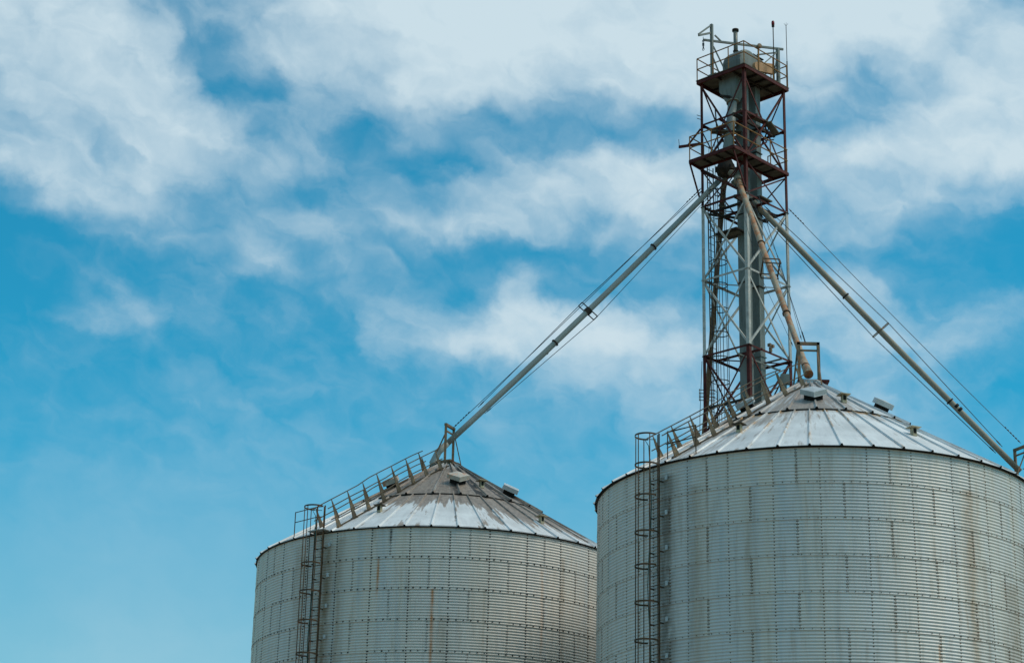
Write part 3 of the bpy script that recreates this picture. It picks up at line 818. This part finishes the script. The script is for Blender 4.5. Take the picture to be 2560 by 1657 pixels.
# loose catwalk planks
for (p, q) in ((T(1.75, -.05, ZP2 - .55), T(.9, .9, ZP2 - .5)), (T(-.05, 1.5, ZP2 - .1), T(-.05, 2.1, ZP2 - .45)), (T(.5, .2, ZP2 + .15), T(.1, 1.6, ZP2 - .05)), (T(1.9, .6, 33.85), T(.9, .7, 33.85)), (T(0.1, .9, ZR + .1), T(0.1, 1.7, ZR + .1))):
    MB().bar(p, q, .32, .05).build("catwalk_plank", M_plank, tower)
MB().box(T(1.35, .75, 33.9), DL * .55, DR * .42, (0, 0, .03)).build("landing_plate", M_dark, tower)
# short hanger bars and an outrigger arm on the left leg
MB().bar(T(1.55, -.02, ZP2 + .45), T(1.45, .05, ZP2 - 1.6), .05, .05).build("hanger_bar", M_dark, tower)
MB().bar(T(1.02, .35, 39.95), T(1.35, .05, 40.0), .09, .09).build("hanger_bar", M_dark, tower)
o_ = MB(); o_.bar(T(2.36, .0, 38.05), T(3.35, -.25, 38.12), .07, .11); o_.bar(T(2.36, 0, 38.75), T(2.95, -.15, 38.10), .06, .06); o_.bar(T(3.33, -.25, 38.15), T(3.36, -.25, 38.48), .02, .02)
o_.build("outrigger_arm", M_red, tower)
for z in (39.35, 39.2): MB().bar(T(2.37, 0, z), T(2.52, -.05, z + .08), .03, .02).build("step_iron", M_dark, tower)
# ---- top platform
pl = thing  # (alias kept short)
p1 = MB()
p1.box(T(SA / 2, SB / 2, ZT + .055), DL * (SA / 2 + .12), DR * .0 + DR * (SB / 2 + .15), (0, 0, .015))
po = p1.build("top_platform", M_plank, tower)
for (p, q) in ((T(-.08, -.10, ZT - .03), T(SA + .10, -.10, ZT - .03)), (T(-.08, -.10, ZT - .031), T(-.08, SB + .12, ZT - .031)), (T(SA + .08, -.1, ZT - .032), T(SA + .08, SB + .1, ZT - .032)), (T(-.05, SB + .1, ZT - .033), T(SA + .08, SB + .1, ZT - .033))):
    MB().bar(p, q, .06, .15).build("edge_beam", M_red, po)
for b in (.95, 1.55, 2.15): MB().bar(T(0, b, ZT - .03), T(SA, b, ZT - .03), .07, .09).build("joist", M_dark, po)
for a in (.62, 1.45): MB().bar(T(a, 0, ZT - .04), T(a, SB, ZT - .04), .06, .09).build("joist", M_dark, po)
def railing(pts, z, h, parent, m=M_rail, posts=None, mid=True):
    r = MB()
    for d in ([h, h * .52] if mid else [h]):
        r.tube([T(a, b, z + d) for a, b in pts], .025, 6, caps=True)
    for (a, b) in (posts or pts): r.tube([T(a, b, z), T(a, b, z + h)], .024, 6)
    return r.build("railing", m, parent)
zr0, hr = ZT + .07, 1.06
railing([(2.46, -.08), (-.06, -.08)], zr0, hr, po, posts=[(2.46, -.08), (1.61, -.08), (.77, -.08)])
railing([(-.06, -.08), (-.06, 2.98)], zr0, hr, po, posts=[(-.06, -.08), (-.06, .94), (-.06, 1.96), (-.06, 2.94)])
railing([(2.46, -.08), (2.46, 2.98)], zr0, hr, po, posts=[(2.46, .95), (2.46, 1.95), (2.46, 2.95)])
railing([(2.46, 2.98), (-.06, 2.98)], zr0, hr, po, posts=[(1.6, 2.98), (.8, 2.98)])
# ---- lower balcony
p2 = MB()
p2.box(T(1.04, -.56, ZLP + .04), DL * 1.18, DR * .39, (0, 0, .014))
p2.box(T(.24, 1.27, ZLP + .041), DL * .36, DR * 1.43, (0, 0, .014))
bo = p2.build("balcony", M_plank, tower)
for (p, q) in ((T(2.22, -.96, ZLP), T(-.13, -.96, ZLP)), (T(-.13, -.96, ZLP - .001), T(-.13, 2.78, ZLP - .001)), (T(2.22, -.96, ZLP - .002), T(2.30, .05, ZLP - .002)), (T(2.3, -.17, ZLP - .003), T(0, -.17, ZLP - .003)), (T(.60, -.15, ZLP - .004), T(.60, 2.7, ZLP - .004)), (T(-.1, 2.72, ZLP - .005), T(SA, 2.72, ZLP - .005)), (T(SA, 0, ZLP - .006), T(SA, SB, ZLP - .006))):
    MB().bar(p, q, .06, .14).build("edge_beam", M_red, bo)
for a in (.45, .95, 1.6): MB().bar(T(a, -.92, ZLP - .02), T(a, -.2, ZLP - .02), .05, .08).build("joist", M_dark, bo)
for b in (.5, 1.2, 1.95): MB().bar(T(-.1, b, ZLP - .02), T(.58, b, ZLP - .02), .05, .08).build("joist", M_dark, bo)
brace(T(2.18, -.92, ZLP - .05), T(2.34, 0, 35.35), M_red, .08)
brace(T(-.09, -.90, ZLP - .05), T(.02, 0, 35.4), M_red, .08)
zr1 = ZLP + .06
railing([(2.20, -.96), (-.12, -.96)], zr1, 1.08, bo, posts=[(2.20, -.96), (1.05, -.96), (-.12, -.96)])
railing([(-.12, -.96), (-.12, 2.75)], zr1, 1.08, bo, posts=[(-.12, 1.55), (-.12, 2.70)])
railing([(2.20, -.96), (2.28, .9)], zr1, 1.08, bo, posts=[(2.25, .05)])
railing([(-.12, 2.75), (.9, 2.75)], zr1, 1.08, bo, posts=[(.9, 2.75)])
# ---- caged ladder inside the tower
lad = MB()
for z in (26.4, 28.6, 31.9, 35.2): lad.bar(T(2.36, .30, z - .1), T(2.08, .30, z - .1), .04, .05)
lo = lad.build("ladder", M_cage, tower)
def lb(z): return .12 + (34 - z) * .010
for dbb in (0, .39):
    MB().bar(T(2.1, lb(22) + dbb, 22), T(2.1, lb(37) + dbb, 37.0), .045, .022, upv=DR).build("stile", M_cage, lo)
for k in range(49):
    z = 22.2 + .305 * k
    MB().tube([T(2.1, lb(z), z), T(2.1, lb(z) + .39, z)], .013, 6).build("rung", M_cage, lo)
HZ = [35.75, 34.7, 33.64, 32.58, 31.57, 30.5, 29.44, 28.38, 27.37, 26.3, 25.2]
for z in HZ:
    MB().ring(T(1.76, lb(z) + .195, z), .37, .04, .012, a0=-.80 * pi, a1=.80 * pi, n=26, ax=-DL).build("cage_hoop", M_dark, lo)
for aa in (-105, -50, 0, 50, 105):
    c0 = DL * (-.36 * cos(radians(aa))) + DR * (.36 * sin(radians(aa)))
    MB().bar(T(1.76, lb(25.1) + .195, 25.1) + c0, T(1.76, lb(35.8) + .195, 35.8) + c0, .028, .012, upv=DL).build("cage_bar", M_dark, lo)
for (a, b) in ((1.98, .16), (1.9, .46)):
    MB().tube([T(a, b, 20), T(a, b - .04, 30), T(a, b - .1, 38)], .011, 6).build("conduit", M_wire, tower)
# floodlight pair on the girt
fl = MB(); fl.box(T(0, 1.42, ZB + .10), DL * .05, DR * .05, (0, 0, .10)); fl.box(T(-.04, 1.30, ZB + .26), DL * .07, DR * .05, (0, 0, .06)); fl.box(T(-.04, 1.5, ZB + .26), DL * .06, DR * .06, (0, 0, .06))
fl.build("floodlight", M_frame, tower)

# ------------------------------------------------------------------ bucket elevator
elev = thing("bucket_elevator", "grey bucket elevator with two square casings and a rounded head inside the tower", "elevator", tuple(T(1, 1.5, 0)))
for (b0, b1) in ((.96, 1.26), (1.75, 2.08)):
    c = MB()
    c.box(T(.985, (b0 + b1) / 2, 20.7), DL * .235, DR * ((b1 - b0) / 2), (0, 0, 20.2))
    co = c.build("casing", M_grey, elev)
    k = 0
    z = 31.7 + 3.05 * 2
    while z > 3:
        f = MB(); f.box(T(.985, (b0 + b1) / 2, z), DL * .275, DR * ((b1 - b0) / 2 + .04), (0, 0, .018)); f.build("flange", M_dark if z > 29 else M_grey, co)
        z -= 3.05
bt = MB(); bt.box(T(.985, 1.52, .55), DL * .35, DR * .75, (0, 0, .55)); bt.build("boot", M_grey, elev)
hd = MB()
prof = [(.42, 41.0), (.40, 41.72), (.45, 41.95), (.55, 42.14), (.72, 42.32), (.92, 42.43), (1.12, 42.46), (1.3, 42.44), (1.42, 42.38), (2.10, 42.30), (2.10, 41.0)]
n_ = len(prof)
v = []
for (da, sc) in ((.52, .55), (.56, .86), (.66, 1.0), (1.32, 1.0), (1.42, .86), (1.46, .55)):    # rounded shoulders along the width
    v += [T(da, .42 + (b - .42) * (1 if b > 1.35 else .92 + .08 * sc) + (0 if b > 1.35 else .03 * (1 - sc)), 41.0 + (z - 41.0) * (.74 + .17 * sc)) for b, z in prof]
f_ = [tuple(range(n_))[::-1], tuple(range(5 * n_, 6 * n_))]
for i in range(5):
    for k in range(n_): f_.append((i * n_ + k, i * n_ + (k + 1) % n_, (i + 1) * n_ + (k + 1) % n_, (i + 1) * n_ + k))
hd.add(v, f_)
ho = hd.build("head_hood", M_grey, elev)
ld = MB(); ld.box(T(1.0, 1.77, 42.25), DL * .45, DR * .37, (0, 0, .018)); ld.build("lid", M_dark, ho)
for b in (.42, 1.36): MB().box(T(1.0, b, 41.30), DL * .43, DR * .015, (0, 0, .22)).build("stiffener", M_grey, ho)
vp = MB(); vp.tube([T(1.15, .95, 42.25), T(1.15, .95, 43.42)], .092, 16); vo = vp.build("vent_pipe", M_grey, elev)
MB().tube([T(1.15, .95, 43.36), T(1.15, .95, 43.45)], .145, 18).build("flange", M_dark, vo)
MB().tube([T(1.15, .95, 42.36), T(1.15, .95, 42.42)], .12, 18).build("flange", M_dark, vo)
bg_ = MB()
P_, Q_ = Vector((1.28, 41.50 - 41.64)), Vector((2.38, 41.80 - 41.64))
dd_ = (Q_ - P_).normalized(); nn_ = Vector((-dd_.y, dd_.x))
st_ = []
for i in range(11): st_.append(tuple(Q_ + dd_ * (.235 * sin(pi * i / 10)) + nn_ * (.235 * cos(pi * i / 10))))
for i in range(11): st_.append(tuple(P_ - dd_ * (.20 * sin(pi * i / 10)) - nn_ * (.20 * cos(pi * i / 10))))
bg_.prism(st_, T(.24, 0, 41.64), DR, Vector((0, 0, 1)), DL * .14)
bgo = bg_.build("belt_guard", M_tan, elev)
mt = MB(); mt.tube([T(.35, 2.35, 41.24), T(.8, 2.35, 41.24)], .15, 14); mt.box(T(.5, 2.35, 41.08), DL * .22, DR * .16, (0, 0, .03)); mt.build("motor", M_black, elev)
hp = MB()
def loop(a0, a1, b0, b1, z): return [T(a0, b0, z), T(a1, b0, z), T(a1, b1, z), T(a0, b1, z)]
v = loop(.68, 1.58, .30, .93, 41.0) + loop(.68, 1.58, .30, .93, 40.35) + loop(.90, 1.34, .40, .84, 39.86)
hp.add(v, [(0, 1, 5, 4), (1, 2, 6, 5), (2, 3, 7, 6), (3, 0, 4, 7), (4, 5, 9, 8), (5, 6, 10, 9), (6, 7, 11, 10), (7, 4, 8, 11), (8, 9, 10, 11)])
hpo = hp.build("discharge_hopper", M_grey, elev)
MB().tube([T(1.10, .61, 39.80), T(1.12, .61, 39.88)], .27, 20).build("collar", M_pipe_tan, hpo)
ds = MB(); ds.tube([T(1.11, .61, 39.85), T(1.25, .61, 38.6), T(1.42, .61, 37.7), T(1.50, .60, 37.15)], .2, 18, radii=[.195, .2, .21, .21]); ds.build("drop_pipe", M_pipe, elev)
di = MB()
di.tube([T(1.50, .60, 37.2), T(1.5, .6, 37.0), T(1.5, .6, 36.75), T(1.5, .6, 36.55), T(1.5, .6, 36.42)], .3, 18, radii=[.23, .36, .42, .36, .15])
for q in range(6):
    aa = q * pi / 3
    di.box(T(1.5, .6, 36.8) + Vector((cos(aa), sin(aa), 0)) * .38, Vector((cos(aa), sin(aa), 0)) * .07, Vector((-sin(aa), cos(aa), 0)) * .09, (0, 0, .10))
di.build("distributor", M_dark, elev)

# ------------------------------------------------------------------ things on the top platform
ZF = ZT + .072
jib = thing("hoist_jib", "grey steel hoist gallows with a small jib and hanging pulley on the tower top", "hoist", tuple(T(1.69, -.02, ZF)))
m_ = MB(); m_.bar(T(1.69, -.02, ZF), T(1.69, -.02, 43.50), .11, .11, upv=DL); m_.box(T(1.69, .06, ZF + .05), DL * .22, DR * .12, (0, 0, .05)); m_.build("post", M_grey, jib)
m_ = MB(); m_.bar(T(1.71, -.05, 43.08), T(1.80, -.78, 42.70), .08, .08); m_.bar(T(1.71, -.05, 43.44), T(1.80, -.78, 42.76), .07, .07); m_.build("jib_arm", M_grey, jib)
m_ = MB(); m_.bar(T(1.90, -.33, 42.70), T(.0, 2.82, 42.83), .07, .09); m_.build("cross_beam", M_grey, jib)
m_ = MB(); m_.bar(T(.12, 2.58, ZF), T(.12, 2.58, 42.80), .14, .12, upv=DL); m_.build("post", M_grey, jib)
for (p, q) in ((T(1.66, .05, 42.45), T(1.25, .55, ZF)), (T(1.67, .0, 41.95), T(1.45, .25, ZF)), (T(1.62, .1, 43.0), T(1.48, .35, 42.76)), (T(.12, 2.55, 42.62), T(.62, 1.75, 42.36)), (T(.10, 2.6, 42.70), T(.45, 1.55, 41.55)), (T(.12, 2.58, 42.7), T(.28, 2.35, ZF))):
    MB().bar(p, q, .06, .05).build("strut", M_grey, jib)
m_ = MB(); m_.tube([T(1.76, -.52, 42.72), T(1.76, -.52, 42.56)], .012, 6); m_.ring(T(1.76, -.52, 42.52), .045, .03, .02, n=12, nrm=DR, ax=DL)
m_.box(T(1.76, -.52, 42.36), DL * .035, DR * .03, (0, 0, .07)); m_.tube([T(1.76, -.52, 42.30), T(1.76, -.52, 42.16)], .03, 8); m_.ring(T(1.76, -.52, 42.12), .05, .02, .02, n=12, nrm=DR, ax=DL)
m_.build("pulley_block", M_wire, jib)

bea = thing("warning_beacon", "red obstruction lamp on a thin pole above the top platform railing", "beacon", tuple(T(-.07, 2.0, ZF)))
MB().tube([T(-.07, 2.02, ZF), T(-.07, 2.02, 43.62)], .022, 8).build("pole", M_dark, bea)
m_ = MB(); m_.tube([T(-.07, 2.02, 43.58), T(-.07, 2.02, 43.66)], .062, 14); m_.build("lamp_base", M_black, bea)
m_ = MB(); m_.tube([T(-.07, 2.02, 43.66), T(-.07, 2.02, 43.72), T(-.07, 2.02, 43.82), T(-.07, 2.02, 43.86)], .08, 14, radii=[.062, .07, .066, .045]); m_.build("lamp_glass", M_lamp, bea)
ant = MB(); ant.tube([T(-.06, 2.99, ZF), T(-.06, 2.99, 42.3)], .026, 8); ant.tube([T(-.06, 2.99, 42.3), T(-.06, 2.99, 44.05)], .015, 8)
for q in range(4):
    aa = q * pi / 2
    ant.tube([T(-.06, 2.99, 44.02), T(-.06, 2.99, 44.14) + Vector((cos(aa), sin(aa), 0)) * .09], .006, 5)
tag(ant.build("lightning_rod", M_dark, None, tuple(T(-.06, 2.99, ZF))), "thin dark lightning rod at the right corner of the top platform", "lightning rod")
fl = thing("flood_lamp", "small rusty work lamp clamped to the top platform railing", "lamp", tuple(T(-.06, .94, ZF + hr)))
MB().bar(T(-.06, .94, ZF + .0), T(-.06, .94, ZF + hr + .05), .06, .05, upv=DL).build("post", M_rail, fl)
m_ = MB(); m_.tube([T(-.10, .80, ZF + hr + .02), T(-.10, .98, ZF + hr + .16)], .09, 10, radii=[.05, .12]); m_.build("lamp_shade", M_frame, fl)

# ------------------------------------------------------------------ spouts
D0 = T(1.5, .6, 36.62)
def spout(label, p0, p1, r, m, collars, end=None, first=.45, sag=0.0):
    p0, p1 = Vector(p0), Vector(p1)
    d = (p1 - p0).normalized()
    root = thing("grain_spout", label, "spout", tuple(p1), "spouts fanning out from the tower")
    t = MB()
    LS = (p1 - p0).length
    def at(c): return p0 + d * c - Vector((0, 0, 1)) * (sag * 4 * (c / LS) * (1 - c / LS))
    t.tube([at(first + (LS - first) * i / 12) for i in range(13)], r, 20)
    po = t.build("pipe", m, root)
    for c in collars:
        q = at(c)
        MB().tube([q - d * .03, q + d * .03], r * 1.35, 20).build("collar", M_dark if m is not M_pipe_rust else M_cage, root)
        w = MB(); w.box(q + Vector((0, 0, -r * 1.15)) + d * .45, d * .05, Vector((.02, .02, 0)), (0, 0, .03)); w.build("lug", M_dark, root)
    return root, d
def truss(root, p0, d, c, half, gap, r, m, wires, side=None, wr=.008, ends=(.6, .6), L=None, mode='v', sag=0.0):
    """spreader frame and its truss wires"""
    q = p0 + d * c - Vector((0, 0, 1)) * (sag * 4 * (c / L) * (1 - c / L))
    sx = d.cross(Vector((0, 0, 1))).normalized(); un = sx.cross(d).normalized()
    f = MB()
    if mode == 'v':      # two small windows above and below the pipe
        for s_ in (1, -1):
            for e in (-gap / 2, gap / 2):
                f.bar(q + d * e + un * (s_ * r), q + d * e + un * (s_ * half), .04, .03, upv=sx)
            f.bar(q - d * gap / 2 + un * (s_ * half), q + d * gap / 2 + un * (s_ * half), .04, .03, upv=sx)
        f.ring(q, r + .02, gap, .02, n=20, nrm=d, ax=un)
        tips = [q + un * half, q - un * half, q + un * half + sx * .06, q - un * half + sx * .06]
    else:                # square frame round the pipe
        for e in (-gap / 2, gap / 2):
            for s_ in (1, -1):
                f.bar(q + d * e + un * (s_ * half) - sx * half, q + d * e + un * (s_ * half) + sx * half, .045, .035, upv=un)
        for s_ in (1, -1):
            for s2 in (1, -1):
                f.bar(q - d * gap / 2 + un * (s_ * half) + sx * (s2 * half), q + d * gap / 2 + un * (s_ * half) + sx * (s2 * half), .04, .04, upv=un)
        for s2 in (1, -1): f.bar(q + un * half + sx * (s2 * half), q - un * half + sx * (s2 * half), .05, .05, upv=d)
        tips = [q + un * half + sx * half, q + un * half - sx * half, q - un * half + sx * half, q - un * half - sx * half]
    f.build("spreader", m, root)
    for i in range(wires):
        tp = tips[i % len(tips)]
        sg = (tp - q).normalized() * (r * 1.5)
        a, b = p0 + d * ends[0] + sg, p0 + d * (L - ends[1]) + sg
        w = MB(); w.tube([a, tp], wr, 6); w.tube([tp, b], wr, 6)
        for e in (a, b):
            v = (tp - e).normalized()
            w.tube([e + v * .1, e + v * .16, e + v * .3, e + v * .36], .02, 6, radii=[.01, .02, .02, .01])
        w.build("truss_wire", M_wire, root)

eL = Vector((LX - .12, LY + .03, 24.42)); 
rL, dL_ = spout("long grey spout running down left to the far silo peak", D0, eL, .118, M_pipe, [4.5, 10.4], first=.4, sag=.17)
LL = (eL - D0).length
truss(rL, D0, dL_, 8.45, .43, .22, .128, M_dark, 4, ends=(1.2, 2.0), L=LL, sag=.17)
eb = MB(); eb.tube([eL - dL_ * .05, eL + dL_ * .45, eL + dL_ * .75 + Vector((0, 0, -.25)), Vector((LX - .55, LY, 23.5))], .15, 18, radii=[.13, .14, .15, .16]); eb.build("end_elbow", M_pipe, rL)
eR = Vector((RX + .0, RY + .12, 23.86))
DR0 = T(1.0, .55, 36.6)
rR, dR_ = spout("rust blotched cream spout running down toward the nearer silo peak", DR0, eR, .112, M_pipe_rust, [6.83, 12.55, 16.45], first=.3, sag=.02)
LR = (eR - DR0).length
MB().tube([D0 + Vector((0, 0, .1)), DR0 + dR_ * .35], .13, 18).build("inlet", M_pipe_tan, rR)
truss(rR, DR0, dR_, 9.0, .33, .36, .125, M_cage, 4, ends=(1.0, 2.2), L=LR, mode='q')
eb = MB(); eb.tube([eR - dR_ * .9, eR - dR_ * .3, eR + dR_ * .0, eR + dR_ * .02], .14, 20, radii=[.13, .15, .17, .165]); eb.build("end_elbow", M_pipe_rust, rR)
MB().tube([DR0 + dR_ * .25, DR0 + dR_ * 1.05], .16, 20).build("sleeve", M_pipe_tan, rR)
MB().tube([DR0 + dR_ * 1.0, DR0 + dR_ * 1.08], .185, 20).build("collar", M_pipe_tan, rR)
eB = Vector((BX - .05, BY, 24.2))
rB, dB_ = spout("long tan grey spout running down right behind the nearer silo", D0, eB, .122, M_pipe_tan, [7.15, 13.2], first=.4, sag=.06)
LB = (eB - D0).length
truss(rB, D0, dB_, 9.2, .46, .05, .135, M_frame, 4, ends=(2.1, 1.2), L=LB)
for c in (13.55, 13.75): MB().tube([D0 + dB_ * c - dB_ * .06, D0 + dB_ * c + dB_ * .06], .142, 18).build("band", M_black, rB)
e4 = Vector((8.62, 88.6, 24.6))
r4, d4_ = spout("brown stained spout dropping steeply down inside the left side of the tower", D0, T(1.72, .66, 35.9), .12, M_pipe_brown, [], first=.2)
q4 = T(1.72, .66, 35.9)
t4 = MB(); d44 = (e4 - q4).normalized()
t4.tube([q4 - d4_ * .1, q4 + d44 * .25, e4], .115, 18); t4.build("pipe", M_pipe_brown, r4)
MB().tube([q4 + d44 * .62, q4 + d44 * .68], .15, 18).build("collar", M_pipe_tan, r4)
cl4 = MB()
qq = q4 + d44 * 9.6
for dz in (-.22, -.06, .10, .26):
    cl4.bar(qq + Vector((-.36, 0, dz)), qq + Vector((.36, 0, dz)), .03, .03)
cl4.bar(qq + Vector((-.34, 0, -.25)), qq + Vector((-.34, 0, .3)), .03, .03)
cl4.build("clamp_frame", M_frame, r4)

# ------------------------------------------------------------------ guy wires
def guy(label, p, q, buckle=True):
    p, q = Vector(p), Vector(q)
    w = MB()
    n = 8
    pts = [p + (q - p) * (i / n) + Vector((0, 0, -.09 * 4 * (i / n) * (1 - i / n))) for i in range(n + 1)]
    w.tube(pts, .0125, 6)
    for (e, f) in ((p, q), (q, p)):
        v = (f - e).normalized()
        for k in range(6): w.tube([e + v * (.08 + .15 * k), e + v * (.16 + .15 * k)], .026, 6)
    return tag(w.build("guy_wire", M_wire, None, tuple(q)), label, "guy wire", "guy wires from tower to silo peaks")
guy("thin dark wire stretched above the left grey spout", T(SA, 0, 36.0), (LX + .15, LY, 25.12))
guy("thin dark wire stretched above the right tan spout", T(0, SB + .05, 35.35), (BX + .05, BY, 25.4))
guy("thin dark wire and chain beside the rusty middle spout", T(.05, .9, 35.3), (RX - .1, RY, 24.98))
# vertical cable outside the left leg
w = MB(); w.tube([T(SA + .02, -.04, 28.3), T(SA + .12, -.08, 26.0), T(SA + .2, -.1, 20.0)], .012, 6)
tag(w.build("power_cable", M_wire, None, tuple(T(SA + .2, -.1, 20.0))), "thin dark cable hanging down beside the left leg of the tower", "cable")
for o in list(bpy.data.objects):
    if '_o' in o: del o['_o']
